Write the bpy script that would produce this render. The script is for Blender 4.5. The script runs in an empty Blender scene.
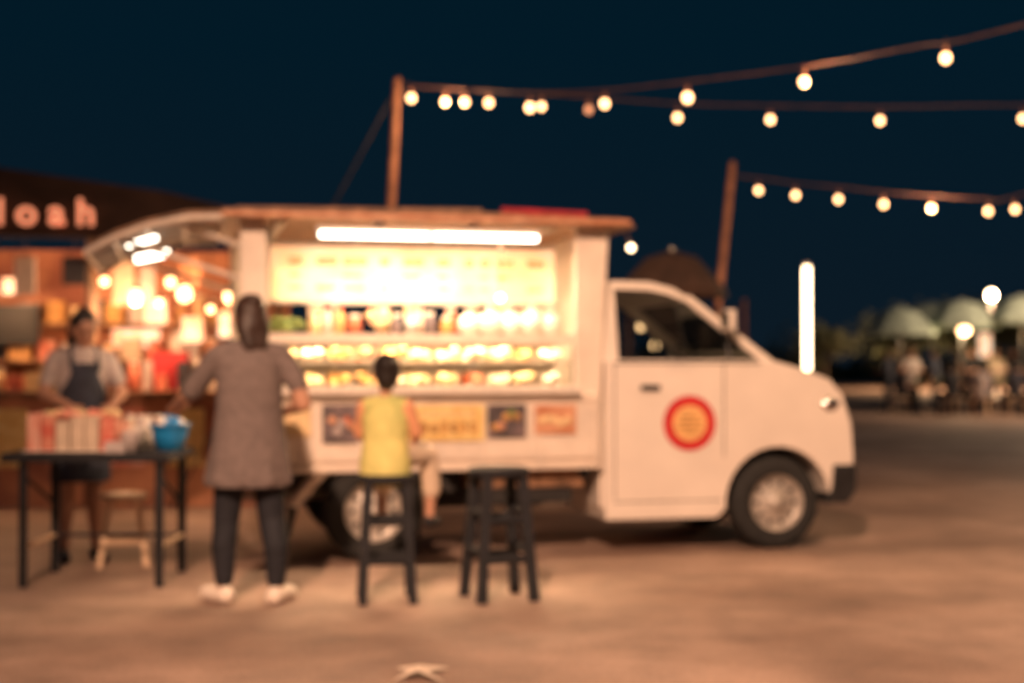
import bpy, math, random
import numpy as np
from mathutils import Vector, Matrix
random.seed(7)
rnd=random.uniform
sc=bpy.context.scene
sc.view_settings.view_transform='Standard'
sc.view_settings.look='None'
sc.view_settings.exposure=0

# ---------------------------------------------------------------- materials
def mat(name,col,rough=0.6,var=0.15,scale=8.0,metal=0.0,emit=0.0,ecol=None,col2=None,bump=0.0,coat=0.0):
    m=bpy.data.materials.new(name); m.use_nodes=True
    nt=m.node_tree; b=nt.nodes['Principled BSDF']
    tc=nt.nodes.new('ShaderNodeTexCoord')
    n=nt.nodes.new('ShaderNodeTexNoise'); n.inputs['Scale'].default_value=scale; n.inputs['Detail'].default_value=5
    nt.links.new(tc.outputs['Object'],n.inputs['Vector'])
    r=nt.nodes.new('ShaderNodeValToRGB')
    c2=col2 if col2 else tuple(max(0,c*(1-var*2)) for c in col)
    r.color_ramp.elements[0].position=0.35; r.color_ramp.elements[1].position=0.65
    r.color_ramp.elements[0].color=(*c2,1); r.color_ramp.elements[1].color=(*col,1)
    nt.links.new(n.outputs['Fac'],r.inputs['Fac'])
    nt.links.new(r.outputs['Color'],b.inputs['Base Color'])
    b.inputs['Roughness'].default_value=rough; b.inputs['Metallic'].default_value=metal
    if coat: b.inputs['Coat Weight'].default_value=coat
    if emit>0:
        if ecol: b.inputs['Emission Color'].default_value=(*ecol,1)
        else: nt.links.new(r.outputs['Color'],b.inputs['Emission Color'])
        b.inputs['Emission Strength'].default_value=emit
    if bump>0:
        bp=nt.nodes.new('ShaderNodeBump'); bp.inputs['Strength'].default_value=bump; bp.inputs['Distance'].default_value=0.02
        nt.links.new(n.outputs['Fac'],bp.inputs['Height']); nt.links.new(bp.outputs['Normal'],b.inputs['Normal'])
    return m

M={}
M['paint']=mat('cream_white_paint',(0.80,0.71,0.63),0.3,0.04,3,coat=0.4)
M['paint2']=mat('stall_white_paint',(0.78,0.67,0.57),0.5,0.08,5)
M['dark']=mat('black_plastic',(0.02,0.02,0.022),0.5,0.2,6)
M['matt']=mat('black_painted_wood',(0.014,0.014,0.018),0.85,0.2,6)
M['chassis']=mat('chassis_black',(0.02,0.018,0.018),0.7,0.2,6)
M['tyre']=mat('tyre_rubber',(0.02,0.02,0.02),0.8,0.2,20)
M['rim']=mat('steel_rim',(0.50,0.45,0.40),0.4,0.1,10,metal=0.3)
M['chrome']=mat('chrome',(0.7,0.7,0.7),0.15,0.05,10,metal=1)
M['red']=mat('logo_red',(0.62,0.025,0.03),0.5,0.1,20)
M['yellow']=mat('logo_yellow',(0.88,0.50,0.20),0.5,0.1,20)
M['redcloth']=mat('red_fabric',(0.5,0.03,0.04),0.8,0.2,10)
M['tail']=mat('tail_light',(0.5,0.02,0.02),0.2,0.1,10)
M['wood']=mat('wood',(0.34,0.18,0.10),0.6,0.3,12)
M['woodpole']=mat('pole_wood',(0.50,0.22,0.12),0.7,0.2,9)
M['wire']=mat('wire',(0.13,0.06,0.04),0.7,0.2,12)
M['rope']=mat('rope',(0.05,0.035,0.03),0.9,0.2,12)
M['steel']=mat('steel',(0.5,0.48,0.45),0.3,0.1,15,metal=0.8)
M['bulb']=mat('lit_bulb',(1,0.8,0.6),0.3,0.0,4,emit=7.5,ecol=(1,0.53,0.23))
M['bulbw']=mat('lit_bulb_white',(1,0.9,0.8),0.3,0.0,4,emit=8,ecol=(1,0.74,0.44))
M['bulbdim']=mat('dim_bulb',(1,0.6,0.4),0.3,0.0,4,emit=1.2,ecol=(1,0.38,0.18))
M['tube']=mat('fluorescent_tube',(1,1,1),0.3,0.0,4,emit=8,ecol=(1,0.88,0.70))
M['casetube']=mat('warm_led_strip',(1,1,1),0.3,0.0,4,emit=3,ecol=(1,0.7,0.4))
M['board']=mat('backlit_menu_board',(1,0.78,0.50),0.5,0.1,2.6,emit=0.60,col2=(1,0.58,0.28))
M['boardtxt']=mat('menu_lettering',(0.85,0.45,0.18),0.5,0.2,20,emit=0.45)
M['skin']=mat('skin',(0.50,0.26,0.17),0.5,0.05,15)
M['hair']=mat('hair_dark',(0.018,0.012,0.010),0.5,0.2,40)
M['hairb']=mat('hair_brown',(0.045,0.020,0.013),0.55,0.3,40)
M['tunic']=mat('grey_tunic',(0.17,0.130,0.122),0.85,0.12,25,bump=.3)
M['pants']=mat('black_trousers',(0.012,0.013,0.020),0.8,0.2,15)
M['shoe']=mat('white_shoes',(0.80,0.68,0.58),0.6,0.05,20)
M['vest']=mat('yellow_vest',(0.70,0.62,0.22),0.8,0.12,7,col2=(0.44,0.45,0.15))
M['cream']=mat('cream_cloth',(0.72,0.56,0.42),0.8,0.1,12)
M['sleeve']=mat('orange_sleeve',(0.72,0.34,0.18),0.8,0.1,12)
M['apron']=mat('navy_apron',(0.035,0.04,0.065),0.8,0.2,12)
M['tee']=mat('pale_tee',(0.50,0.42,0.40),0.8,0.1,12)
M['eye']=mat('eye_dark',(0.02,0.01,0.01),0.2,0.1,10)
M['lip']=mat('lips',(0.35,0.10,0.08),0.5,0.1,10)
M['pack']=mat('pink_red_packaging',(0.72,0.20,0.13),0.5,0.2,9,col2=(0.78,0.42,0.32))
M['pack2']=mat('red_packaging',(0.58,0.09,0.06),0.5,0.2,14,col2=(0.7,0.3,0.2))
M['blue']=mat('blue_plastic',(0.02,0.26,0.62),0.35,0.1,9)
M['white']=mat('white_plastic',(0.78,0.70,0.62),0.4,0.05,9)
M['green']=mat('lettuce',(0.22,0.30,0.08),0.6,0.3,20)
M['food1']=mat('fried_food',(0.68,0.36,0.11),0.6,0.3,25)
M['food2']=mat('pale_buns',(0.85,0.62,0.34),0.6,0.15,20)
M['food3']=mat('sausages',(0.55,0.15,0.07),0.5,0.2,20)
M['canvas']=mat('dark_canvas',(0.07,0.036,0.025),0.9,0.25,4)
M['umb']=mat('pale_canvas',(0.46,0.56,0.46),0.9,0.15,4)
M['stallwall']=mat('stall_wall',(0.58,0.25,0.13),0.7,0.2,2.2,col2=(0.24,0.08,0.05))
M['posterdark']=mat('poster_dark',(0.05,0.045,0.05),0.5,0.3,9,col2=(0.24,0.17,0.18))
M['posteryel']=mat('poster_yellow',(0.88,0.68,0.30),0.5,0.2,14,col2=(0.72,0.46,0.15))
M['posterfood']=mat('poster_food',(0.68,0.36,0.22),0.5,0.2,12,col2=(0.5,0.2,0.10))
M['darkcloth']=mat('dark_cloth',(0.03,0.03,0.045),0.9,0.2,10)
M['paper']=mat('litter_paper',(0.75,0.60,0.48),0.8,0.1,10)
M['legplastic']=mat('cream_plastic',(0.75,0.52,0.34),0.5,0.1,9)
M['letter']=mat('sign_letters',(1,0.5,0.35),0.5,0.05,4,emit=0.9,ecol=(1,0.30,0.15))
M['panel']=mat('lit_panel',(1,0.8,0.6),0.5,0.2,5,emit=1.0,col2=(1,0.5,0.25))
M['bark']=mat('bark',(0.10,0.07,0.05),0.9,0.2,10)
M['leaf']=mat('leaves',(0.10,0.12,0.05),0.8,0.3,1.5)
g=bpy.data.materials.new('tinted_glass'); g.use_nodes=True; nt=g.node_tree; nt.nodes.clear()
o=nt.nodes.new('ShaderNodeOutputMaterial'); mx=nt.nodes.new('ShaderNodeMixShader'); tr=nt.nodes.new('ShaderNodeBsdfTransparent'); gl=nt.nodes.new('ShaderNodeBsdfGlossy')
fr=nt.nodes.new('ShaderNodeFresnel'); fr.inputs[0].default_value=1.5
tr.inputs[0].default_value=(0.62,0.66,0.66,1); gl.inputs['Roughness'].default_value=0.03
nt.links.new(fr.outputs[0],mx.inputs[0]); nt.links.new(tr.outputs[0],mx.inputs[1]); nt.links.new(gl.outputs[0],mx.inputs[2]); nt.links.new(mx.outputs[0],o.inputs[0])
M['glass']=g
g2=g.copy(); g2.name='clear_glass'
[n for n in g2.node_tree.nodes if n.type=='BSDF_TRANSPARENT'][0].inputs[0].default_value=(0.93,0.95,0.93,1)
M['clear']=g2

# ---------------------------------------------------------------- mesh builder
class MB:
    def __init__(s): s.v=[];s.f=[];s.m=[];s.sm=[];s.mats=[]
    def mi(s,k):
        if k not in s.mats: s.mats.append(k)
        return s.mats.index(k)
    def add(s,vs,fs,k,sm=False,X=None):
        o=len(s.v)
        for p in vs:
            p=Vector(p)
            s.v.append(tuple(X@p) if X is not None else tuple(p))
        i=s.mi(k)
        for f in fs: s.f.append([o+a for a in f]); s.m.append(i); s.sm.append(sm)
    def box(s,c,d,k,rz=0,X=None):
        hx,hy,hz=d[0]/2,d[1]/2,d[2]/2
        vs=[(-hx,-hy,-hz),(hx,-hy,-hz),(hx,hy,-hz),(-hx,hy,-hz),(-hx,-hy,hz),(hx,-hy,hz),(hx,hy,hz),(-hx,hy,hz)]
        T=Matrix.Translation(c)@Matrix.Rotation(rz,4,'Z')
        if X is not None: T=X@T
        s.add(vs,[(0,3,2,1),(4,5,6,7),(0,1,5,4),(1,2,6,5),(2,3,7,6),(3,0,4,7)],k,False,T)
    def b(s,x0,x1,y0,y1,z0,z1,k): s.box(((x0+x1)/2,(y0+y1)/2,(z0+z1)/2),(x1-x0,y1-y0,z1-z0),k)
    def cyl(s,a,b,r0,r1,k,n=12,sm=True):
        a=Vector(a);b=Vector(b);d=(b-a)
        q=d.to_track_quat('Z','Y').to_matrix()
        vs=[]
        for c,r in((a,r0),(b,r1)):
            for i in range(n):
                t=2*math.pi*i/n
                vs.append(c+q@Vector((r*math.cos(t),r*math.sin(t),0)))
        fs=[(i,(i+1)%n,n+(i+1)%n,n+i) for i in range(n)]
        s.add(vs,fs,k,sm); s.add(vs,[tuple(range(n-1,-1,-1)),tuple(range(n,2*n))],k,False)
    def sq(s,a,b,w,k): s.cyl(a,b,w*0.7071,w*0.7071,k,4,False)
    def sph(s,c,r,k,n=12,m=8,jit=0):
        if not hasattr(r,'__len__'): r=(r,r,r)
        vs=[(c[0],c[1],c[2]+r[2])]
        for j in range(1,m):
            ph=math.pi*j/m
            for i in range(n):
                t=2*math.pi*i/n; q=1+rnd(-jit,jit)
                vs.append((c[0]+q*r[0]*math.sin(ph)*math.cos(t),c[1]+q*r[1]*math.sin(ph)*math.sin(t),c[2]+q*r[2]*math.cos(ph)))
        vs.append((c[0],c[1],c[2]-r[2]))
        fs=[(0,1+i,1+(i+1)%n) for i in range(n)]
        for j in range(m-2):
            for i in range(n):
                a=1+j*n+i;b=1+j*n+(i+1)%n
                fs.append((a,a+n,b+n,b))
        L=len(vs)-1; o=1+(m-2)*n
        fs+=[(o+i,L,o+(i+1)%n) for i in range(n)]
        s.add(vs,fs,k,True)
    def prism(s,pts,v0,v1,k,inset=None):
        n=len(pts); f=inset or (lambda z:0)
        vs=[(u,v0+f(z),z) for u,z in pts]+[(u,v1-f(z),z) for u,z in pts]
        fs=[tuple(range(n)),tuple(range(2*n-1,n-1,-1))]+[(i,n+i,n+(i+1)%n,(i+1)%n) for i in range(n)]
        s.add(vs,fs,k)
    def lathe(s,prof,c,k,axis='Y',n=28):
        vs=[];m=len(prof)
        for i in range(n):
            t=2*math.pi*i/n
            for r,h in prof:
                if axis=='Y': vs.append((c[0]+r*math.cos(t),c[1]+h,c[2]+r*math.sin(t)))
                else: vs.append((c[0]+r*math.cos(t),c[1]+r*math.sin(t),c[2]+h))
        fs=[(i*m+j,((i+1)%n)*m+j,((i+1)%n)*m+j+1,i*m+j+1) for i in range(n) for j in range(m-1)]
        s.add(vs,fs,k,True)
    def obj(s,name,parent=None,bevel=0,seg=2):
        me=bpy.data.meshes.new(name); me.from_pydata(s.v,[],s.f)
        for k in s.mats: me.materials.append(M[k])
        me.polygons.foreach_set('material_index',s.m); me.polygons.foreach_set('use_smooth',s.sm); me.update()
        ob=bpy.data.objects.new(name,me); sc.collection.objects.link(ob)
        if parent: ob.parent=parent
        if bevel:
            bm=ob.modifiers.new('bevel','BEVEL'); bm.width=bevel; bm.segments=seg; bm.limit_method='ANGLE'; bm.angle_limit=math.radians(35)
        return ob
def empty(name,loc=(0,0,0),rz=0,parent=None):
    e=bpy.data.objects.new(name,None); e.location=loc; e.rotation_euler=(0,0,rz); sc.collection.objects.link(e)
    if parent: e.parent=parent
    return e
def light(name,kind,loc,power,col,parent=None,**kw):
    l=bpy.data.lights.new(name,kind); l.energy=power; l.color=col
    for a,b in kw.items(): setattr(l,a,b)
    o=bpy.data.objects.new(name,l); o.location=loc; sc.collection.objects.link(o)
    if parent: o.parent=parent
    return o

# ---------------------------------------------------------------- camera
cam=bpy.data.cameras.new('camera'); co=bpy.data.objects.new('camera',cam); sc.collection.objects.link(co)
cam.lens=50; cam.sensor_width=36; cam.clip_end=2000; cam.clip_start=0.05
co.location=(0,0,1.23); co.rotation_euler=(math.radians(90+0.947),0,0)
cam.dof.use_dof=True; cam.dof.focus_distance=2.5; cam.dof.aperture_fstop=2.05
sc.camera=co

# ---------------------------------------------------------------- night sky
w=bpy.data.worlds.new('World'); sc.world=w; w.use_nodes=True; nt=w.node_tree
bg=nt.nodes['Background']; out=nt.nodes['World Output']
tc=nt.nodes.new('ShaderNodeTexCoord'); sx=nt.nodes.new('ShaderNodeSeparateXYZ'); rp=nt.nodes.new('ShaderNodeValToRGB')
nt.links.new(tc.outputs['Generated'],sx.inputs[0]); nt.links.new(sx.outputs['Z'],rp.inputs['Fac'])
rp.color_ramp.elements[0].color=(0.0040,0.0100,0.0175,1); rp.color_ramp.elements[0].position=0.0
rp.color_ramp.elements[1].color=(0.0008,0.0100,0.0195,1); rp.color_ramp.elements[1].position=0.22
nt.links.new(rp.outputs['Color'],bg.inputs['Color']); bg.inputs['Strength'].default_value=1.0
sk=nt.nodes.new('ShaderNodeTexSky'); sk.sky_type='NISHITA'; sk.sun_disc=False; sk.sun_elevation=math.radians(-4); sk.sun_rotation=math.radians(200)
bg2=nt.nodes.new('ShaderNodeBackground'); bg2.inputs['Strength'].default_value=0.01
nt.links.new(sk.outputs[0],bg2.inputs['Color'])
ad=nt.nodes.new('ShaderNodeAddShader'); nt.links.new(bg.outputs[0],ad.inputs[0]); nt.links.new(bg2.outputs[0],ad.inputs[1]); nt.links.new(ad.outputs[0],out.inputs[0])

# ---------------------------------------------------------------- ground
gm=bpy.data.materials.new('worn_concrete_ground'); gm.use_nodes=True; nt=gm.node_tree; b=nt.nodes['Principled BSDF']
tc=nt.nodes.new('ShaderNodeTexCoord')
def noise(sc_,det=6,rough=0.6):
    n=nt.nodes.new('ShaderNodeTexNoise'); n.inputs['Scale'].default_value=sc_; n.inputs['Detail'].default_value=det; n.inputs['Roughness'].default_value=rough
    nt.links.new(tc.outputs['Object'],n.inputs['Vector']); return n
n1=noise(0.5,4,.5); n2=noise(2.6); n3=noise(60)
r1=nt.nodes.new('ShaderNodeValToRGB'); r1.color_ramp.elements[0].position=0.38; r1.color_ramp.elements[1].position=0.62
r1.color_ramp.elements[0].color=(0.21,0.130,0.095,1); r1.color_ramp.elements[1].color=(0.42,0.285,0.22,1)
nt.links.new(n1.outputs['Fac'],r1.inputs['Fac'])
def mul(a,nz,lo,hi):
    mr=nt.nodes.new('ShaderNodeMapRange'); mr.inputs['From Min'].default_value=0.3; mr.inputs['From Max'].default_value=0.7; mr.inputs['To Min'].default_value=lo; mr.inputs['To Max'].default_value=hi
    nt.links.new(nz.outputs['Fac'],mr.inputs[0])
    v=nt.nodes.new('ShaderNodeVectorMath'); v.operation='SCALE'
    nt.links.new(a,v.inputs[0]); nt.links.new(mr.outputs[0],v.inputs['Scale']); return v.outputs[0]
c=mul(r1.outputs['Color'],n2,0.70,1.2); c=mul(c,n3,0.65,1.3)
nt.links.new(c,b.inputs['Base Color']); b.inputs['Roughness'].default_value=0.7
bp=nt.nodes.new('ShaderNodeBump'); bp.inputs['Strength'].default_value=0.4; bp.inputs['Distance'].default_value=0.01
nt.links.new(n3.outputs['Fac'],bp.inputs['Height']); nt.links.new(bp.outputs['Normal'],b.inputs['Normal'])
M['ground']=gm
mb=MB(); mb.add([(-600,-600,0),(600,-600,0),(600,900,0),(-600,900,0)],[(0,1,2,3)],'ground'); mb.obj('ground')

# ================================================================= FOOD TRUCK
T=empty('food_truck',(-0.856,8.88,0),math.radians(13.2))
W=1.6
arch=[(2.706+0.375*math.cos(math.radians(a)),0.31+0.375*math.sin(math.radians(a))) for a in range(184,-1,-12)]
low=[(1.50,0.23),(2.28,0.23)]+[p for p in arch if p[0]>2.30 or p[1]>0.4]+[(3.09,0.38),(3.19,0.36),(3.235,0.42),(3.25,0.60),(3.235,0.83),(3.17,1.03),(3.08,1.13),(2.93,1.19),(2.66,1.262),(1.50,1.262)]
mb=MB(); mb.prism(low,0,W,'paint'); mb.obj('cab_body',T,0.035,3)
mb=MB()
mb.b(2.34,3.07,0.24,W-0.24,0.22,0.72,'chassis')
mb.prism([(3.05,0.30),(3.20,0.30),(3.262,0.38),(3.268,0.56),(3.10,0.56),(3.09,0.42)],-0.012,W+0.012,'dark')
mb.b(1.56,1.568,-0.003,0.02,0.36,1.25,'dark'); mb.b(2.315,2.323,-0.003,0.02,0.62,1.25,'dark'); mb.b(1.56,2.3,-0.003,0.02,0.335,0.343,'dark')
mb.b(1.74,1.87,-0.022,0.0,1.065,1.10,'dark')
mb.b(1.56,2.58,-0.006,0.02,1.238,1.25,'dark')
mb.b(1.50,2.27,-0.004,0.03,0.225,0.30,'paint')
mb.b(1.48,1.52,0.06,W-0.06,0.3,1.72,'paint')
mb.obj('cab_trim',T,0.004)
ins=lambda z:0.02+0.11*(z-1.25)/0.5
mb=MB()
mb.prism([(1.48,1.69),(1.48,1.765),(1.60,1.785),(1.85,1.78),(2.0,1.745),(2.13,1.675),(2.11,1.645),(1.97,1.70),(1.84,1.725),(1.6,1.73)],0,W,'paint',ins)
for s_ in (0,1):
    def V(u,z,o=0):
        v=ins(z)+o
        return (u,v if s_==0 else W-v,z)
    a=[V(1.48,1.25),V(1.60,1.25),V(1.60,1.74),V(1.48,1.74),V(1.48,1.25,.05),V(1.60,1.25,.05),V(1.60,1.74,.05),V(1.48,1.74,.05)]
    mb.add(a,[(0,1,2,3),(7,6,5,4),(0,4,5,1),(1,5,6,2),(2,6,7,3),(3,7,4,0)],'paint')
    mb.cyl(V(2.66,1.24,.03),V(2.11,1.675,.03),0.035,0.032,'paint',10)
    mb.cyl(V(2.38,1.25,.02),V(2.36,1.46,.02),0.014,0.014,'dark',8)
mb.obj('cab_roof_and_pillars',T,0.012,2)
mb=MB()
for s_ in (0,1):
    pts=[(1.60,1.255),(2.62,1.255),(2.10,1.665),(1.96,1.715),(1.60,1.735)]
    mb.add([(u,(ins(z)+.02) if s_==0 else W-ins(z)-.02,z) for u,z in pts],[tuple(range(5))],'glass')
mb.add([(2.67,0.06,1.25),(2.67,W-.06,1.25),(2.13,W-.15,1.67),(2.13,.15,1.67)],[(0,1,2,3)],'glass')
mb.obj('cab_glass',T)
mb=MB()
for v in (0.22,0.95):
    mb.b(1.60,1.72,v,v+0.42,1.2,1.30,'darkcloth'); mb.b(1.61,1.69,v+.1,v+.32,1.31,1.44,'darkcloth')
mb.prism([(2.30,1.25),(2.62,1.25),(2.5,1.29),(2.33,1.28)],0.1,W-.1,'dark')
for i in range(20):
    t0=2*math.pi*i/20;t1=2*math.pi*(i+1)/20
    f=lambda t:(2.25-0.09*math.sin(t),0.42+0.18*math.cos(t),1.25+0.11*math.sin(t))
    mb.cyl(f(t0),f(t1),0.010,0.010,'dark',6)
mb.obj('cab_interior',T,0.02)
mb=MB(); mb.cyl((2.40,0.03,1.36),(2.32,-0.09,1.50),0.01,0.01,'dark',8)
mb.box((2.30,-0.13,1.525),(0.045,0.11,0.13),'paint',0.2); mb.box((2.275,-0.135,1.525),(0.012,0.09,0.11),'chrome',0.2)
mb.obj('side_mirror',T,0.012)
mb=MB()
for v in (0.10,W-0.10):
    mb.sph((3.085,v,0.965),(0.11,0.125,0.085),'chrome',14,10)
mb.b(3.225,3.25,0.4,1.2,0.78,0.90,'dark')
mb.sph((3.13,0.02,0.62),(0.05,0.02,0.025),'bulbdim',10,6)
mb.obj('headlamps_and_grille',T)
mb=MB()
def disc(u,z,r,v,k,n=40): mb.add([(u+r*math.cos(2*math.pi*i/n),v,z+r*math.sin(2*math.pi*i/n)) for i in range(n)],[tuple(range(n))],k)
disc(2.077,0.848,0.182,-0.004,'red'); disc(2.077,0.848,0.118,-0.007,'yellow')
for z,wd in((0.89,.06),(0.855,.085),(0.82,.08),(0.79,.05)): mb.b(2.077-wd,2.077+wd,-0.011,-0.009,z-0.007,z+0.007,'food1')
mb.obj('door_logo',T)
def wheel(name,u,v,flip,r=0.31):
    s=-1 if flip else 1
    mb=MB()
    mb.lathe([(0.185,0.02*s),(r-0.05,0.0),(r-0.015,0.012*s),(r,0.04*s),(r,0.14*s),(r-0.015,0.165*s),(r-0.05,0.175*s),(0.185,0.16*s)],(0,0,0),'tyre')
    mb.lathe([(0.19,0.005*s),(0.178,0.022*s),(0.165,0.05*s),(0.13,0.04*s),(0.09,0.022*s),(0.055,0.02*s),(0.05,-0.004*s),(0.0001,-0.008*s)],(0,0,0),'rim')
    for i in range(10):
        t=2*math.pi*i/10
        c=(0.135*math.cos(t),0.036*s,0.135*math.sin(t)); mb.sph(c,(0.018,0.01,0.018),'dark',8,6)
    for i in range(5):
        t=2*math.pi*i/5
        mb.sph((0.075*math.cos(t),0.015*s,0.075*math.sin(t)),0.009,'chrome',6,5)
    ob=mb.obj(name,T); ob.location=(u,v,r); return ob
wheel('front_wheel_near',2.706,0.02,False); wheel('rear_wheel_near',0,0.0,False,0.315)
wheel('front_wheel_far',2.706,W-.02,True); wheel('rear_wheel_far',0,W,True,0.315)
mb=MB()
for v in (0.35,1.17): mb.b(-0.85,2.4,v,v+0.08,0.42,0.54,'chassis')
mb.cyl((0,0.17,0.31),(0,W-.17,0.31),0.05,0.05,'chassis'); mb.cyl((2.706,0.17,0.31),(2.706,W-.17,0.31),0.035,0.035,'chassis')
for u in (-0.7,-0.2,0.4,0.9,1.35): mb.b(u,u+0.06,0.05,W-.05,0.50,0.575,'chassis')
mb.b(0.62,1.38,0.10,0.42,0.44,0.56,'wood'); mb.cyl((0.5,0.9,0.33),(1.3,0.9,0.33),0.09,0.09,'chassis')
mb.b(0.70,1.30,0.08,0.5,0.34,0.43,'chassis')
mb.cyl((-0.8,1.3,0.3),(1.5,1.3,0.34),0.025,0.025,'steel')
mb.obj('chassis',T,0.004)
mb=MB()
mb.b(-0.85,1.47,0.0,W,0.575,0.63,'paint2')
for v in (-0.025,W-0.015):
    mb.b(-0.85,1.46,v,v+0.04,0.63,1.03,'paint2')
    mb.b(-0.85,1.46,v-0.012,v+0.052,0.565,0.60,'paint2')
    mb.b(-0.85,1.46,v-0.012,v+0.052,1.00,1.045,'paint2')
    for i in range(7): mb.b(-0.84+i*0.377,-0.81+i*0.377,v-0.01,v+.05,0.602,0.998,'paint2')
mb.b(-0.88,-0.85,0,W,0.63,1.0,'paint2')
for v0,v1 in((0.02,0.24),(W-.24,W-.02)):
    mb.prism([(-0.27,0.575),(-0.35,0.575),(-0.53,0.36),(-0.47,0.35)],v0,v1,'paint2')
    mb.prism([(0.30,0.575),(0.38,0.575),(0.52,0.44),(0.47,0.42)],v0,v1,'chassis')
    mb.prism([(-0.47,0.35),(-0.53,0.36),(-0.54,0.16),(-0.52,0.16)],v0,v1,'dark')
mb.b(-0.90,-0.86,0.02,0.2,0.46,0.56,'tail'); mb.b(-0.90,-0.86,W-.2,W-.02,0.46,0.56,'tail')
mb.b(-0.93,-0.88,0.05,W-.05,0.38,0.46,'chassis')
mb.obj('cargo_bed',T,0.006)
mb=MB(); yv=-0.045
mb.b(-0.33,-0.11,yv,yv+.006,0.75,0.985,'posterdark')
mb.b(0.13,0.69,yv,yv+.006,0.755,0.98,'posteryel')
mb.b(0.71,0.96,yv,yv+.006,0.77,0.98,'posterdark')
mb.b(1.02,1.29,yv,yv+.006,0.79,0.975,'posterfood')
mb.b(-0.62,-0.40,yv,yv+.006,0.79,0.98,'food2')
for i in range(8):
    mb.b(0.16+i*0.062,0.205+i*0.062,yv-.004,yv-.001,0.80,0.85+rnd(0,.03),'food1'); mb.b(0.17+i*0.06,0.20+i*0.06,yv-.004,yv-.001,0.90,0.945,'food2')
for i in range(5):
    mb.sph((-0.27+.03*i,yv,0.82+rnd(0,.11)),(.03,.005,.025),random.choice(['food3','posterfood','tee']),8,6,.1)
    mb.sph((0.76+.035*i,yv,0.82+rnd(0,.11)),(.03,.005,.025),random.choice(['green','food1','posterfood']),8,6,.1)
    mb.sph((1.07+.04*i,yv,0.85+rnd(0,.07)),(.035,.005,.025),random.choice(['food2','food1']),8,6,.1)
mb.obj('menu_posters',T)
mb=MB()
mb.b(-0.83,-0.67,-0.01,0.09,1.045,2.13,'paint2'); mb.b(-0.83,-0.70,W-.1,W,1.045,2.13,'paint2')
mb.prism([(1.29,1.045),(1.47,1.045),(1.52,2.10),(1.34,2.13),(1.30,2.13)],-0.01,0.05,'paint2'); mb.prism([(1.30,1.045),(1.47,1.045),(1.52,2.13),(1.30,2.13)],W-.06,W,'paint2')
mb.b(1.44,1.475,0.05,W-.06,1.045,2.13,'paint2')
mb.b(-0.70,1.30,W-.05,W-.01,1.045,1.40,'paint2'); mb.b(-0.70,1.30,W-.05,W-.01,1.70,2.13,'paint2')
for u in (-0.1,0.5,0.95): mb.b(u,u+.04,W-.05,W-.01,1.40,1.70,'paint2')
mb.prism([(-0.95,2.13),(-0.95,2.175),(0.2,2.195),(1.60,2.165),(1.66,2.11),(1.60,2.11)],-0.16,W+.1,'wood')
mb.b(-0.95,1.62,-0.185,-0.162,2.125,2.155,'posterfood')
for u in (-0.6,0.0,0.6,1.1): mb.b(u,u+.04,-0.1,W,2.09,2.13,'steel')
mb.obj('stall_frame_and_roof',T,0.006)
mb=MB()
mb.cyl((0.80,-0.05,2.205),(1.36,-0.05,2.195),0.025,0.02,'redcloth',10); mb.cyl((-0.85,0.1,2.20),(0.7,0.1,2.22),0.015,0.015,'wood',8)
mb.obj('rolled_red_awning',T)
mb=MB()
prof=[(-0.93,2.165),(-1.15,2.155),(-1.38,2.10),(-1.58,2.02),(-1.73,1.935)]
n=len(prof)
for i in range(n-1):
    (u0,z0),(u1,z1)=prof[i],prof[i+1]
    mb.prism([(u0,z0),(u1,z1),(u1,z1-.025),(u0,z0-.025)],-0.12,W+.05,'wood')
    for v in (-0.13,0.42,1.0,W+.04):
        mb.cyl((u0,v,z0-.045),(u1,v,z1-.045),0.02,0.02,'paint2',8)
for u,z in prof[1:]: mb.cyl((u,-0.13,z-.045),(u,W+.04,z-.045),0.014,0.014,'paint2',8)
for v in (0.02,W-.05): mb.cyl((-0.80,v,1.75),(-1.55,v,1.99),0.016,0.016,'paint2',8)
mb.cyl((-0.80,0.02,1.95),(-1.2,0.02,2.09),0.016,0.016,'paint2',8)
mb.obj('rear_awning',T)
mb=MB()
mb.cyl((-1.50,0.20,1.965),(-1.33,0.26,2.020),0.016,0.016,'tube',10)
mb.cyl((-1.46,0.55,1.905),(-1.26,0.60,1.955),0.024,0.024,'tube',10)
mb.obj('rear_awning_tube_lamps',T)
mb=MB()
for u0,u1 in((-0.35,0.33),(0.355,1.03)):
    mb.cyl((u0,-0.06,2.035),(u1,-0.06,2.035),0.019,0.019,'tube',12)
    mb.b(u0-.02,u1+.02,-0.085,-0.035,2.062,2.09,'white')
mb.obj('fluorescent_tubes',T)
for nm,u in(('tube_light_a',0.0),('tube_light_b',0.69)):
    light(nm,'AREA',(u,-0.06,2.010),22,(1,0.70,0.43),T,shape='RECTANGLE',size=0.66,size_y=0.03)
bv=.42
mb=MB(); mb.b(-0.62,1.27,bv,bv+.03,1.655,2.0,'board')
for z0,z1 in((2.0,2.015),(1.64,1.655)): mb.b(-0.63,1.28,bv-.005,bv+.035,z0,z1,'paint2')
u=-0.5
while u<1.1:
    wd=rnd(.05,.16)
    mb.b(u,u+wd,bv-.006,bv-.003,1.88,1.93,'boardtxt')
    if random.random()<.7: mb.b(u,u+wd*.8,bv-.006,bv-.003,1.80,1.825,'boardtxt')
    if random.random()<.7: mb.b(u,u+wd*.9,bv-.006,bv-.003,1.72,1.745,'boardtxt')
    u+=wd+rnd(.03,.10)
mb.obj('backlit_menu_board',T)
mb=MB()
mb.b(-0.67,1.30,-0.10,0.55,1.055,1.085,'paint2'); mb.b(-0.67,1.30,-0.112,-0.102,1.05,1.10,'white')
mb.b(-0.66,1.29,0.50,0.52,1.085,1.40,'paint2')
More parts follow.
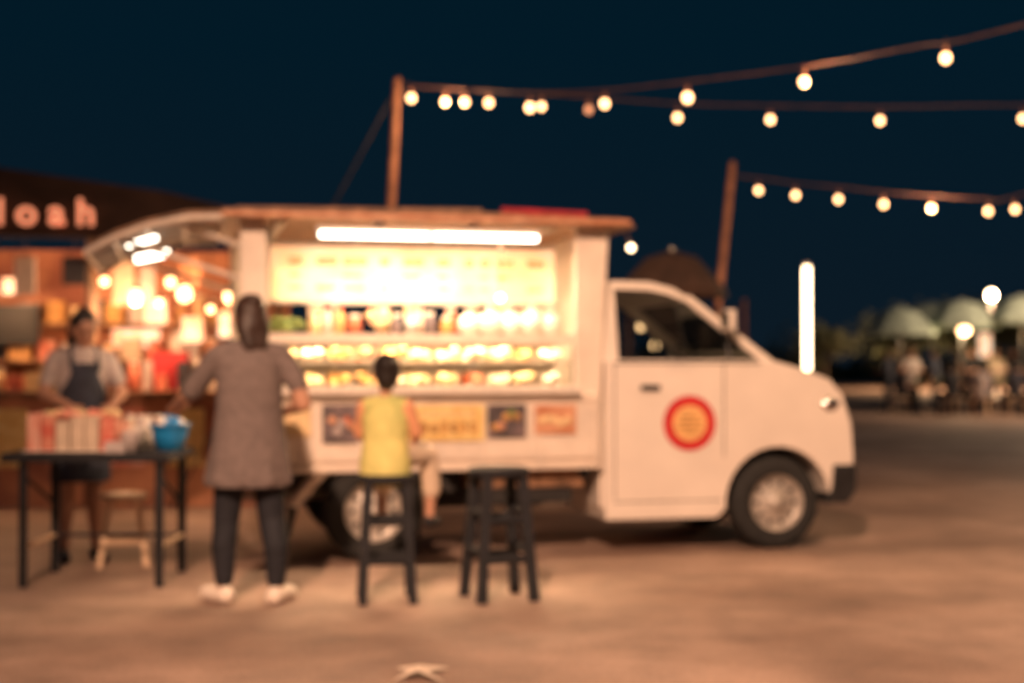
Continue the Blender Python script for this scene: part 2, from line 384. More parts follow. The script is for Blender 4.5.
mb.b(-0.66,1.29,0.02,0.56,1.40,1.42,'paint2'); mb.b(-0.66,1.29,0.0,0.017,1.365,1.425,'paint2')
for u in (-0.66,-0.02,0.62,1.275): mb.b(u,u+.015,0.0,0.015,1.087,1.363,'steel')
mb.b(-0.66,1.29,0.03,0.50,1.235,1.243,'clear')
mb.add([(-0.64,0.02,1.09),(1.27,0.02,1.09),(1.27,0.02,1.398),(-0.64,0.02,1.398)],[(0,1,2,3)],'clear')
mb.b(-0.2,0.9,0.56,1.5,0.63,1.0,'steel')
mb.cyl((-0.60,0.06,1.388),(1.24,0.06,1.388),0.008,0.008,'casetube',8)
mb.obj('counter_and_display_case',T)
light('display_case_light','AREA',(0.32,0.10,1.376),38,(1,0.66,0.36),T,shape='RECTANGLE',size=1.8,size_y=0.03)
light('display_case_lower_light','AREA',(0.32,0.06,1.228),16,(1,0.66,0.36),T,shape='RECTANGLE',size=1.8,size_y=0.02)
light('stall_ceiling_light','AREA',(0.3,0.95,2.05),36,(1,0.68,0.40),T,shape='RECTANGLE',size=1.2,size_y=0.06)
mb=MB()
for lvl in (1.088,1.245):
    u=-0.62
    while u<1.12:
        k=random.choice(['food1','food2','food2','food2','cream','white','food1','food2','food3','cream'])
        wd=0.15
        mb.b(u,u+wd,0.06,0.40,lvl,lvl+.012,'white')
        for i in range(16):
            mb.sph((u+rnd(.025,wd-.025),rnd(.09,.37),lvl+.03+rnd(0,.05)),(rnd(.022,.034),rnd(.022,.034),rnd(.016,.024)),k,8,6,0.06)
        u+=wd+.022
mb.obj('food_trays',T)
mb=MB()
def jar(u,v,z,r,h,k,lid='white'):
    mb.lathe([(0.0001,0),(r,0),(r,h*.78),(r*.75,h*.9),(r*.75,h),(0.0001,h)],(u,v,z),k,'Z',14)
    mb.cyl((u,v,z+h),(u,v,z+h+.02),r*.78,r*.78,lid,12)
z=1.422
for i,u in enumerate([-0.60,-0.53,-0.47]):
    for j in range(7): mb.sph((u+rnd(-.05,.05),0.2+rnd(-.06,.06),z+.04+rnd(0,.05)),(.04,.04,.022),'green',8,6,.2)
jar(-0.36,.2,z,.035,.12,'food2'); jar(-0.28,.22,z,.03,.15,'white','red'); jar(-.20,.2,z,.03,.15,'yellow','red'); jar(-.10,.22,z,.045,.11,'food3')
for j in range(9): mb.sph((0.05+rnd(-.06,.06),0.2+rnd(-.06,.06),z+.04+rnd(0,.09)),(.04,.04,.025),'food2',8,6,.2)
jar(.17,.2,z,.035,.12,'posterdark'); jar(.26,.2,z,.05,.10,'steel'); jar(.38,.22,z,.04,.13,'posterdark'); jar(.49,.2,z,.035,.10,'food1')
jar(-.32,.35,z,.04,.17,'food1'); jar(.10,.36,z,.045,.16,'white'); jar(.33,.36,z,.04,.18,'cream','red'); jar(.55,.36,z,.04,.16,'food3')
for u,r in((.64,.075),(.78,.085),(.92,.08),(1.06,.09),(1.19,.08)):
    mb.sph((u,.2,z+r*.9),(r,r*.8,r),'white',12,9,.08); mb.cyl((u,.2,z+r*1.8),(u,.2,z+r*1.8+.05),.012,.03,'white',8)
mb.cyl((-.66,.36,1.63),(1.29,.36,1.63),.008,.008,'steel',8)
for i in range(9):
    u=-.55+i*.2+rnd(-.04,.04)
    if random.random()<.6: mb.b(u,u+.07,.355,.37,1.50,1.615,random.choice(['food2','pack','cream','food1']))
mb.obj('jars_and_bags',T)
mb=MB(); mb.cyl((0.80,-.02,2.1),(0.80,-.02,1.68),.004,.004,'wire',6); mb.sph((0.80,-.02,1.655),.024,'bulbw');
mb.sph((1.66,-.05,1.99),.022,'bulbw'); mb.cyl((1.62,-.05,2.11),(1.66,-.05,2.0),.006,.006,'wire',6)
mb.obj('hanging_bulbs',T)

# ================================================================= PEOPLE
def capsule_geo(a,b,ra,rb,n=14,m=5):
    a=Vector(a);b=Vector(b); d=b-a; L=d.length
    q=d.to_track_quat('Z','Y').to_matrix() if L>1e-6 else Matrix.Identity(3)
    rings=[]
    for j in range(m+1):
        t=-math.pi/2+math.pi/2*j/m; rings.append((ra*math.sin(t),max(ra*math.cos(t),1e-4)))
    for j in range(m+1):
        t=math.pi/2*j/m; rings.append((L+rb*math.sin(t),max(rb*math.cos(t),1e-4)))
    vs=[];
    for h,r in rings:
        for i in range(n):
            t=2*math.pi*i/n; vs.append(a+q@Vector((r*math.cos(t),r*math.sin(t),h)))
    fs=[(k*n+i,k*n+(i+1)%n,(k+1)*n+(i+1)%n,(k+1)*n+i) for k in range(len(rings)-1) for i in range(n)]
    fs+=[tuple(range(n-1,-1,-1)),tuple(range((len(rings)-1)*n,len(rings)*n))]
    return vs,fs
class Body:
    def __init__(s): s.p=[]
    def cap(s,a,b,ra,rb,tag): s.p.append(('c',Vector(a),Vector(b),ra,rb,tag))
    def ell(s,c,r,tag,R=None): s.p.append(('e',Vector(c),r,R or Matrix.Identity(3),tag))
    def loft(s,secs,tag): s.p.append(('l',[(Vector(c),rx,ry) for c,rx,ry in secs],tag))
    def build(s,name,parent,voxel):
        vs=[];fs=[]
        def add(v,f):
            o=len(vs); vs.extend(tuple(x) for x in v); fs.extend([[o+i for i in ff] for ff in f])
        for p in s.p:
            if p[0]=='c': add(*capsule_geo(p[1],p[2],p[3],p[4]))
            elif p[0]=='e':
                v,f=capsule_geo((0,0,0),(0,0,1e-5),1,1,16,7)
                add([p[1]+p[3]@Vector((x[0]*p[2][0],x[1]*p[2][1],x[2]*p[2][2])) for x in v],f)
            else:
                v=[];n=20;S=p[1]
                for c,rx,ry in S:
                    for i in range(n):
                        t=2*math.pi*i/n; v.append(c+Vector((rx*math.cos(t),ry*math.sin(t),0)))
                f=[(k*n+i,(k+1)*n+i,(k+1)*n+(i+1)%n,k*n+(i+1)%n) for k in range(len(S)-1) for i in range(n)]
                f+=[tuple(range(n)),tuple(range(len(S)*n-1,(len(S)-1)*n-1,-1))]
                add(v,f)
        me=bpy.data.meshes.new('tmp'); me.from_pydata(vs,[],fs)
        import bmesh
        bm=bmesh.new(); bm.from_mesh(me); bmesh.ops.recalc_face_normals(bm,faces=bm.faces); bm.to_mesh(me); bm.free()
        ob=bpy.data.objects.new('tmp',me); sc.collection.objects.link(ob)
        r=ob.modifiers.new('r','REMESH'); r.mode='VOXEL'; r.voxel_size=voxel; r.use_smooth_shade=True
        sm=ob.modifiers.new('s','SMOOTH'); sm.factor=0.5; sm.iterations=3
        dg=bpy.context.evaluated_depsgraph_get(); dg.update()
        nm=bpy.data.meshes.new_from_object(ob.evaluated_get(dg)); bpy.data.objects.remove(ob)
        nf=len(nm.polygons); C=np.zeros(nf*3); nm.polygons.foreach_get('center',C); C=C.reshape(-1,3)
        tags=[];D=[]
        for p in s.p:
            if p[0]=='c':
                a=np.array(p[1]);b=np.array(p[2]);d=b-a;L=max(d@d,1e-9)
                t=np.clip((C-a)@d/L,0,1); q=a+t[:,None]*d; D.append(np.linalg.norm(C-q,axis=1)-(p[3]+(p[4]-p[3])*t)); tags.append(p[5])
            elif p[0]=='e':
                Rm=np.array(p[3]); q=(C-np.array(p[1]))@Rm/np.array(p[2]); D.append((np.linalg.norm(q,axis=1)-1)*min(p[2])); tags.append(p[4])
            else:
                S=sorted(p[1],key=lambda x:x[0].z); zs=[x[0].z for x in S]
                cx=np.interp(C[:,2],zs,[x[0].x for x in S]);cy=np.interp(C[:,2],zs,[x[0].y for x in S])
                rx=np.interp(C[:,2],zs,[x[1] for x in S]);ry=np.interp(C[:,2],zs,[x[2] for x in S])
                dd=(np.sqrt(((C[:,0]-cx)/rx)**2+((C[:,1]-cy)/ry)**2)-1)*np.minimum(rx,ry)
                dz=np.maximum(zs[0]-C[:,2],C[:,2]-zs[-1]); D.append(np.maximum(dd,dz)); tags.append(p[2])
        best=np.argmin(np.array(D),axis=0)
        ks=sorted(set(tags)); nm.materials.clear()
        for k in ks: nm.materials.append(M[k])
        idx=np.array([ks.index(t) for t in tags])[best]
        nm.polygons.foreach_set('material_index',idx.astype(np.int32)); nm.update(); nm.name=name
        o2=bpy.data.objects.new('body',nm); sc.collection.objects.link(o2); o2.parent=parent
        return o2
def hand(B,wr,d,thumb,k,curl=0.5):
    wr=Vector(wr); d=Vector(d).normalized(); th=Vector(thumb); th=(th-d*th.dot(d)).normalized(); pn=d.cross(th).normalized()
    if pn.z>0: pn=-pn
    for o in (-0.022,0,0.022): B.cap(wr+th*o*.6*k,wr+d*.075*k+th*o*1.1*k,.014*k,.012*k,'skin')
    for i,(o,l) in enumerate(((0.033,.062),(0.011,.072),(-.011,.066),(-.033,.05))):
        a=wr+d*.078*k+th*o*k; d1=(d+pn*curl*.6+th*o*3).normalized(); m=a+d1*l*.55*k; d2=(d+pn*curl*1.6).normalized(); e=m+d2*l*.5*k
        B.cap(a,m,.0095*k,.0085*k,'skin'); B.cap(m,e,.0085*k,.007*k,'skin')
    a=wr+d*.02*k+th*.025*k; m=a+(d*.6+th*.8).normalized()*.04*k; B.cap(a,m,.012*k,.01*k,'skin'); B.cap(m,m+(d+th*.2+pn*.3).normalized()*.03*k,.01*k,.008*k,'skin')
def head(B,c,yaw,k,hair,pitch=0,bun=None,longh=False):
    c=Vector(c); R=(Matrix.Rotation(yaw,3,'Z')@Matrix.Rotation(pitch,3,'X'))
    P=lambda x,y,z:c+R@Vector((x*k,y*k,z*k))
    B.ell(c,(.073*k,.088*k,.100*k),'skin',R); B.ell(P(0,.030,-.055),(.052*k,.055*k,.055*k),'skin',R)
    B.cap(P(0,.085,.005),P(0,.103,-.022),.008*k,.013*k,'skin')
    for s in(-1,1): B.ell(P(s*.076,0,-.01),(.010*k,.018*k,.03*k),'skin',R)
    B.ell(P(0,-.018,.022),(.083*k,.090*k,.100*k),hair,R); B.ell(P(0,-.04,-.02),(.072*k,.062*k,.085*k),hair,R)
    if bun: B.ell(P(*bun),(.044*k,.042*k,.038*k),hair,R)
    if longh:
        B.ell(P(0,-.045,-.045),(.090*k,.066*k,.10*k),hair,R)
        for s in (-.04,0,.04): B.cap(P(s,-.06,-.07),P(s*.8,-.080,-.15),.045*k,.030*k,hair)
    return P
def facebits(P,parent,k):
    mb=MB()
    for s in(-1,1): mb.sph(P(s*.030,.080,.004),.011*k,'eye',8,6)
    mb.cyl(P(-.02,.083,-.052),P(.02,.083,-.052),.006*k,.006*k,'lip',8)
    for s in(-1,1): mb.cyl(P(s*.018,.086,.028),P(s*.045,.076,.028),.004*k,.004*k,'hair',6)
    mb.obj('face_details',parent)

wm=empty('woman_customer',(-1.36,7.37,0),math.radians(14))
B=Body()
ankL,ankR=(-.125,.02,.085),(.135,-.06,.085)
for s,an,kn in((-1,ankL,(-.115,.03,.43)),(1,ankR,(.115,.0,.43))):
    B.cap((s*.085,0,.80),kn,.092,.07,'pants'); B.cap(kn,(an[0],an[1],.30),.068,.066,'pants'); B.cap((an[0],an[1],.30),(an[0],an[1],.13),.066,.05,'pants')
    B.cap((an[0],an[1],.12),(an[0],an[1],.06),.034,.034,'skin')
    B.cap((an[0]-s*.01,an[1]-.03,.046),(an[0]+s*.08,an[1]+.12,.040),.046,.040,'shoe')
B.loft([((0,0,.605),.220,.175),((0,0,.66),.218,.172),((0,0,.78),.202,.158),((0,0,.90),.185,.142),((0,0,1.0),.172,.13),((0,.005,1.12),.172,.13),((0,.01,1.24),.175,.12),((0,.01,1.31),.14,.09),((0,.01,1.35),.07,.06)],'tunic')
for i in range(9):
    t=2*math.pi*i/9+.3; B.cap((.165*math.cos(t),.12*math.sin(t),.90),(.208*math.cos(t),.162*math.sin(t),.635),.016,.026,'tunic')
B.cap((-.145,.01,1.285),(-.02,.01,1.30),.062,.07,'tunic'); B.cap((.145,.01,1.285),(.02,.01,1.30),.062,.07,'tunic')
B.cap((0,.01,1.30),(0,.02,1.41),.048,.045,'skin')
B.cap((-.165,.01,1.27),(-.285,.10,1.10),.064,.058,'tunic'); B.cap((-.285,.10,1.10),(-.31,.14,1.07),.045,.042,'skin'); B.cap((-.31,.14,1.07),(-.36,.36,1.02),.040,.026,'skin')
hand(B,(-.362,.37,1.018),(-.1,1,-.25),(1,0,0),1)
B.cap((.165,.01,1.27),(.245,-.02,1.13),.064,.056,'tunic'); B.cap((.245,-.02,1.13),(.272,-.03,1.03),.047,.045,'skin'); B.cap((.272,-.03,1.03),(.20,.20,.98),.042,.026,'skin')
hand(B,(.195,.21,.978),(-.4,1,.0),(-1,0,.3),1)
P=head(B,(0,.035,1.475),math.radians(16),1.03,'hairb',math.radians(-6),bun=(.0,-.075,.075),longh=True)
B.build('woman_customer_body',wm,.0075); facebits(P,wm,1)

ch=empty('seated_child',(-.665,7.47,0),math.radians(-12))
B=Body(); k=.88
B.loft([((0,0,.60),.140,.12),((0,0,.72),.137,.115),((0,0,.84),.118,.09),((0,0,.95),.122,.085),((0,.01,1.02),.11,.075),((0,.01,1.06),.05,.045)],'vest')
B.cap((0,.01,1.03),(0,.01,1.10),.034,.034,'skin')
for s in(-1,1):
    B.cap((s*.10,.01,1.015),(s*.02,.01,1.03),.042,.045,'vest')
    B.cap((s*.115,.01,1.01),(s*.155,.05,.87),.042,.036,'sleeve'); B.cap((s*.155,.05,.87),(s*.14,.09,.84),.03,.028,'skin'); B.cap((s*.14,.09,.84),(s*.08,.22,.90),.028,.02,'skin')
    hand(B,(s*.08,.225,.90),(-s*.3,1,.1),(-s,0,.3),.72)
    ex=.07 if s>0 else 0
    B.cap((s*.065,.02,.755),(s*.10+ex,.24,.745),.070,.052,'cream'); B.cap((s*.10+ex,.24,.745),(s*.10+ex*1.1,.27,.56),.054,.052,'cream')
    B.cap((s*.10+ex*1.1,.27,.58),(s*.10+ex,.26,.42),.034,.026,'skin'); B.cap((s*.10+ex,.24,.385),(s*.11+ex,.36,.38),.030,.026,'matt')
P=head(B,(0,.015,1.19),math.radians(25),k,'hair',0,bun=(0,-.08,.05))
B.build('seated_child_body',ch,.0075); facebits(P,ch,k)
vd=empty('street_vendor',(-2.72,8.98,0),math.radians(180+28))
B=Body()
for s in(-1,1):
    B.cap((s*.085,0,.80),(s*.09,.01,.55),.088,.07,'apron'); B.cap((s*.09,.01,.55),(s*.09,.02,.44),.058,.052,'skin'); B.cap((s*.09,.02,.44),(s*.095,-.01,.28),.05,.052,'skin'); B.cap((s*.095,-.01,.28),(s*.10,0,.09),.048,.033,'skin')
    B.cap((s*.10,-.03,.04),(s*.12,.14,.034),.037,.033,'darkcloth')
B.loft([((0,0,.50),.19,.15),((0,0,.70),.18,.14),((0,0,.90),.165,.13),((0,.01,1.02),.16,.125)],'apron')
B.loft([((0,.0,1.0),.155,.12),((0,.01,1.12),.165,.12),((0,.02,1.24),.165,.11),((0,.03,1.31),.13,.085),((0,.03,1.35),.065,.055)],'tee')
B.loft([((0,.035,.85),.155,.125),((0,.04,1.05),.145,.115),((0,.045,1.24),.10,.10)],'apron')
for s in(-1,1): B.cap((s*.08,.14,1.2),(s*.075,.06,1.35),.014,.014,'apron')
B.cap((0,.03,1.30),(0,.055,1.40),.046,.043,'skin')
for s in(-1,1):
    B.cap((s*.15,.02,1.27),(s*.02,.02,1.29),.06,.066,'tee')
    B.cap((s*.165,.02,1.26),(s*.215,.06,1.13),.058,.052,'tee'); B.cap((s*.215,.06,1.13),(s*.24,.08,1.05),.042,.038,'skin'); B.cap((s*.24,.08,1.05),(s*.13,.30,.98),.038,.025,'skin')
    hand(B,(s*.13,.305,.978),(-s*.3,1,-.35),(-s,0,.2),1,.9)
P=head(B,(0,.085,1.46),math.radians(5),1.0,'hair',math.radians(-22),bun=(0,-.06,.085),longh=True)
B.build('street_vendor_body',vd,.0075); facebits(P,vd,1)

def diner(name,loc,rz,seated,top,k='darkcloth'):
    e=empty(name,loc,rz); B=Body(); dz=-.36 if seated else 0
    for s in(-1,1):
        if seated:
            B.cap((s*.09,0,.50),(s*.12,.42,.50),.09,.065,k); B.cap((s*.12,.42,.50),(s*.12,.40,.1),.06,.045,k); ft=.40
        else:
            B.cap((s*.09,0,.84),(s*.11,.02,.46),.09,.062,k); B.cap((s*.11,.02,.46),(s*.11,0,.1),.06,.045,k); ft=0
        B.cap((s*.11,ft-.02,.04),(s*.12,ft+.16,.034),.038,.034,'darkcloth')
        B.cap((s*.16,0,1.34+dz),(s*.23,.05,1.10+dz),.058,.048,top); B.cap((s*.23,.05,1.10+dz),(s*.14,.28,1.06+dz),.04,.028,'skin'); hand(B,(s*.14,.29,1.06+dz),(-s*.2,1,0),(-s,0,.2),1)
    B.loft([((0,0,.80+dz),.17,.13),((0,0,1.0+dz),.16,.125),((0,0,1.25+dz),.18,.12),((0,0,1.37+dz),.14,.09),((0,0,1.42+dz),.06,.055)],top)
    B.cap((0,0,1.38+dz),(0,.02,1.48+dz),.05,.046,'skin'); P=head(B,(0,.03,1.55+dz),0,1.03,'hair'); B.build(name+'_body',e,.014); facebits(P,e,1)
    if seated:
        m=MB(); m.b(-.2,.2,-.2,.2,.38,.42,'legplastic')
        for x in(-.17,.17):
            for y in(-.17,.17): m.sq((x,y,0),(x,y,.38),.03,'legplastic')
        m.obj('seat_under_diner',e)

# ================================================================= STOOLS, TABLE
def stool(name,loc,rz,h=.70,top=.115,bot=.165,k='matt',rungs=(.22,.42),w=.044):
    e=empty(name,loc,rz); mb=MB()
    mb.lathe([(0.0001,h),(top+.03,h),(top+.045,h-.01),(top+.045,h-.035),(top+.03,h-.045),(0.0001,h-.045)],(0,0,0),k,'Z',24)
    c=[(-1,-1),(1,-1),(1,1),(-1,1)]
    for x,y in c: mb.sq((x*top*.8,y*top*.8,h-.035),(x*bot,y*bot,0.0),w,k)
    for zz in rungs:
        f=bot+(top*.8-bot)*zz/h
        for i in range(4):
            a=c[i];b2=c[(i+1)%4]; z2=zz+(0.04 if i%2 else 0)
            mb.sq((a[0]*f,a[1]*f,z2),(b2[0]*f,b2[1]*f,z2),w*.7,k)
    mb.obj('frame_and_seat',e,.004)
stool('bar_stool',(-.655,7.45,0),math.radians(8),.66,.12,.13)
stool('bar_stool',(-.07,7.52,0),math.radians(20),.69,.12,.145,w=.05)
stool('plastic_stool',(-2.40,8.80,0),math.radians(15),.44,.10,.14,'legplastic',(.15,),.034)
tb=empty('folding_table',(-2.30,8.17,0),math.radians(1)); mb=MB()
mb.b(-.52,.40,-.33,.36,.715,.742,'matt'); mb.b(-.525,.405,-.335,.365,.695,.715,'matt')
for x in(-.41,.34):
    for y in(-.28,.31): mb.sq((x,y,0),(x,y,.70),.038,'matt')
    mb.sq((x,-.28,.22),(x,.31,.22),.022,'legplastic'); mb.sq((x,-.28,.62),(x,.31,.40),.02,'matt')
mb.sq((-.41,.31,.22),(.34,.31,.22),.018,'matt')
mb.obj('top_and_legs',tb,.004)
gd=empty('boxed_goods',(-2.30,8.17,.744)); mb=MB()
for row in range(4):
    for i in range(6):
        x=-.38+i*.082; hh=.19-.012*row+rnd(-.02,.02)+.03*(i<2)
        mb.box((x,-.16+row*.10,hh/2),(.074,.085,hh),random.choice(['pack','pack','pack2','cream']),rnd(-.05,.05))
mb.b(-.44,.10,-.22,.26,0.0,.008,'white')
for i in range(22): mb.sph((rnd(-.38,.04),rnd(-.15,.12),.20+rnd(0,.02)),(.03,.03,.02),random.choice(['pack','food2','pack2']),8,6,.15)
mb.obj('packs',gd,.005)
gj=empty('sauce_bottles',(-2.30,8.17,.744)); mb=MB()
for x,y,kk in((.16,.2,'white'),(.21,.26,'food3'),(.10,.26,'tee'),(.02,.33,'cream'),(-.47,.15,'food2')):
    jar(x,y,0,.032,.17,kk,'white')
mb.lathe([(0.0001,.0),(.045,.0),(.055,.1),(.055,.105)],(.16,-.18,0),'tee','Z',16); mb.box((.09,-.24,.03),(.11,.1,.06),'tee',.2)
for x,y in((.15,0),(.08,.08),(.13,.1)): mb.lathe([(0.0001,.0),(.035,.0),(.045,.12),(.046,.125)],(x,y,0),'white','Z',14)
mb.obj('bottles',gj)
bs=empty('blue_basin',(-1.955,8.13,.744)); mb=MB()
mb.lathe([(0.0001,.005),(.075,0.0),(.10,.10),(.112,.14),(.122,.142),(.122,.150),(.105,.147),(.09,.10),(.07,.02),(0.0001,.018)],(0,0,0),'blue','Z',28)
for i in range(12): mb.sph((rnd(-.05,.05),rnd(-.05,.05),.12+rnd(0,.05)),.033,random.choice(['blue','white','blue']),8,6,.1)
mb.obj('basin',bs)
mb=MB(); lz=0.004
mb.add([(-.47,5.52,lz),(-.37,5.58,lz+.03),(-.26,5.51,lz),(-.33,5.63,lz+.02),(-.25,5.78,lz),(-.37,5.70,lz+.03),(-.47,5.78,lz),(-.41,5.63,lz+.02)],[(0,1,7),(1,2,3),(3,4,5),(5,6,7),(1,3,5,7)],'paper'); mb.obj('paper_litter')

# ================================================================= POLES & STRING LIGHTS
def pole(name,top,bot,r=.045):
    mb=MB(); t=Vector(top);b_=Vector(bot); mb.cyl(b_,t,r*1.1,r*.9,'woodpole',10); mb.cyl(t,t+Vector((0,0,.03)),r,r*.6,'woodpole',10)
    mb.cyl(b_,b_+Vector((0,0,.18)),.16,.13,'chassis',16); return mb.obj(name)
pole('wooden_pole',(-.97,12,3.63),(-1.14,12,0),.036)
pole('wooden_pole',(2.176,14,3.21),(1.84,14,0),.034)
pole('wooden_pole',(5.2,7.8,3.8),(5.3,7.8,0),.05); pole('wooden_pole',(6.6,13.0,3.6),(6.7,13,0),.05)
mb=MB(); mb.cyl((-1.02,12,3.5),(-2.9,12.1,0),.010,.010,'rope',6); mb.obj('guy_rope')
def string(name,pts,bulbs):
    mb=MB()
    P_=[Vector(p) for p in pts]
    def cr(p0,p1,p2,p3,t): return 0.5*((2*p1)+(-p0+p2)*t+(2*p0-5*p1+4*p2-p3)*t*t+(-p0+3*p1-3*p2+p3)*t**3)
    Q=[P_[0]]+P_+[P_[-1]]; last=P_[0]
    for i in range(1,len(Q)-2):
        for j in range(1,7):
            q=cr(Q[i-1],Q[i],Q[i+1],Q[i+2],j/6); mb.cyl(last,q,.010,.010,'wire',6); last=q
    for x,y,z,r,k in bulbs:
        mb.sph((x,y,z),(r,r,r*1.15),k,12,8); mb.cyl((x,y,z+r*.9),(x,y,z+r+.045),.017,.014,'woodpole',8); mb.cyl((x,y,z+r+.03),(x,y,z+.13),.004,.004,'wire',6)
    return mb.obj(name)
r=.030
A=[(-.852,12,3.49),(-.556,11.8,3.42),(-.387,11.7,3.40),(-.188,11.6,3.375),(.144,11.4,3.30),(.235,11.3,3.29),(.719,11,3.257),(1.312,10.6,3.228),(2.06,10,3.227),(2.845,9.3,3.244)]
rs=[1.0,.85,.92,.95,1.05,.85,.98,1.12,1.0,1.0]
string('string_lights',[(-.97,12,3.60),(-.35,11.7,3.50),(.223,11.3,3.40),(.719,11,3.36),(1.31,10.6,3.35),(2.06,10,3.335),(2.7,9.45,3.356),(3.1,9,3.355),(5.2,7.8,3.75)],
 [(*p,r*rs[i],'bulb') for i,p in enumerate(A)]+[(3.8,8.6,3.4,r,'bulb')])
Bp=[(1.459,12.5,3.41),(2.295,12.6,3.41),(3.295,12.7,3.418),(4.609,12.8,3.453)]
string('string_lights',[(-.97,12,3.60),(.6,12.3,3.56)]+[(x,y,z+.125) for x,y,z in Bp]+[(6.6,13,3.58)],[(.666,12.3,3.444,.03,'bulbdim')]+[(*p,r,'bulb') for p in Bp])
Cp=[(2.432,14,2.953),(2.776,13.9,2.892),(3.173,13.8,2.841),(3.584,13.7,2.781),(4.017,13.6,2.732),(4.529,13.5,2.692),(4.749,13.4,2.70)]
string('string_lights',[(2.16,14,3.10)]+[(x,y,z+.12) for x,y,z in Cp]+[(6.6,13,3.3)],[(*p,r*.95,'bulb') for p in Cp])
string('string_lights',[(1.8,22,2.2),(2.6,22,1.95),(3.6,22,2.15)],[(1.99,22,1.82,.05,'bulb'),(2.21,22,1.53,.055,'bulb'),(2.46,22,1.60,.05,'bulb'),(2.80,22,1.60,.05,'bulb'),(3.14,22,1.55,.06,'bulb')])
for x in(1.8,3.6):
    mb=MB(); mb.cyl((x,22,0),(x,22,2.25),.04,.03,'woodpole',8); mb.obj('short_post')
vl=empty('standing_tube_lamp',(2.905,14,0)); mb=MB()
mb.cyl((0,0,1.18),(0,0,2.20),.034,.034,'bulbw',12); mb.cyl((0,.04,0),(0,.04,2.24),.02,.02,'steel',8); mb.cyl((0,.03,0),(0,.03,.04),.2,.2,'dark',16); mb.cyl((0,0,2.20),(0,0,2.23),.04,.04,'steel',12); mb.cyl((0,0,1.15),(0,0,1.18),.04,.04,'steel',12); mb.obj('tube_and_stand',vl)

# ================================================================= umbrellas
def umbrella(name,loc,R,zt,h,k):
    e=empty(name,loc); mb=MB()
    vs=[(0,0,zt)]
    for rr,zz in((.5,.22*h),(1.0,.85*h)):
        for i in range(16):
            t=2*math.pi*i/16; sc_=1 if i%2==0 else .95
            vs.append((R*rr*sc_*math.cos(t),R*rr*sc_*math.sin(t),zt-zz-(0 if i%2==0 else -.02)))
    for i in range(16):
        t=2*math.pi*i/16; vs.append((R*math.cos(t)*(1 if i%2==0 else .95),R*math.sin(t)*(1 if i%2==0 else .95),zt-h))
    fs=[(0,1+i,1+(i+1)%16) for i in range(16)]
    for j in(0,1): fs+=[(1+j*16+i,17+j*16+i,17+j*16+(i+1)%16,1+j*16+(i+1)%16) for i in range(16)]
    mb.add(vs,fs,k); mb.cyl((0,0,0),(0,0,zt+.02),.022,.022,'steel',8); mb.cyl((0,0,0),(0,0,.08),.25,.22,'dark',16)
    for i in range(0,16,2):
        t=2*math.pi*i/16; mb.cyl((0,0,zt-h*.95),(R*.5*math.cos(t),R*.5*math.sin(t),zt-.24*h),.008,.008,'steel',5)
    mb.obj('canopy_and_pole',e)
umbrella('market_umbrella',(1.48,13.2,0),.52,2.30,.45,'canvas')
for x,y,R,zt in((10.1,37,.95,2.75),(11.7,37,1.0,2.95),(13.1,36.5,.95,3.05),(15.2,39,1.2,3.0),(12.4,42,1.2,3.1)): umbrella('market_umbrella',(x,y,0),R,zt,.75,'umb')
def dtable(loc):
    e=empty('dining_table',loc); global mb; mb=MB(); mb.b(-.6,.6,-.35,.35,.70,.74,'wood')
    for x in(-.52,.52):
        for y in(-.28,.28): mb.sq((x,y,0),(x,y,.70),.05,'dark')
    for i in range(4): jar(-.4+i*.25,rnd(-.2,.2),.74,.04,.16,random.choice(['white','food1','green']))
    mb.obj('table_with_dishes',e)
for p in((10.7,36,0),(12.3,36.5,0),(14.2,37.5,0)): dtable(p)
for i,(x,y,rz,st,kk) in enumerate(((9.8,36,-1.5,True,'darkcloth'),(11.5,36.0,1.5,True,'pants'),(10.5,37.4,3.1,False,'tee'),(11.8,35.4,.4,True,'apron'),(12.5,35.3,0,True,'darkcloth'),(13.2,35.6,1.4,False,'tunic'),(12.8,37.6,3,False,'cream'),(10.8,35.0,.2,True,'pants'),(13.5,38.3,2.6,False,'darkcloth'),(12.1,37.4,2.2,False,'pants'),(11.2,37.6,1.0,False,'apron'),(12.6,34.3,.3,True,'pants'),(11.3,34.4,-.4,True,'tee'),(9.9,37.4,.8,False,'apron'))):
    diner('seated_diner' if st else 'standing_visitor',(x,y,0),rz,st,kk)
def lampost(name,x,y,z,r,k='bulbw'):
    e=empty(name,(x,y,0)); mb=MB(); mb.cyl((0,0,0),(0,0,z-r),.06,.04,'dark',8); mb.sph((0,0,z),r,k,12,8); mb.cyl((0,0,z-r-.04),(0,0,z-r+.03),.06,.06,'dark',8); mb.obj('post_and_globe',e)
lampost('globe_lamp',23.6,70,4.70,.20); lampost('globe_lamp',14.6,33,4.2,.12)  # second globe is added out of frame to brighten umbrellas and ground
e=empty('lit_sign_panel',(12.9,38.8,0)); mb=MB(); mb.b(-.16,.16,-.03,.03,1.45,2.1,'panel'); mb.sq((-.12,.05,0),(-.12,.05,2.3),.05,'dark'); mb.sq((.12,.05,0),(.12,.05,2.3),.05,'dark'); mb.obj('panel',e)
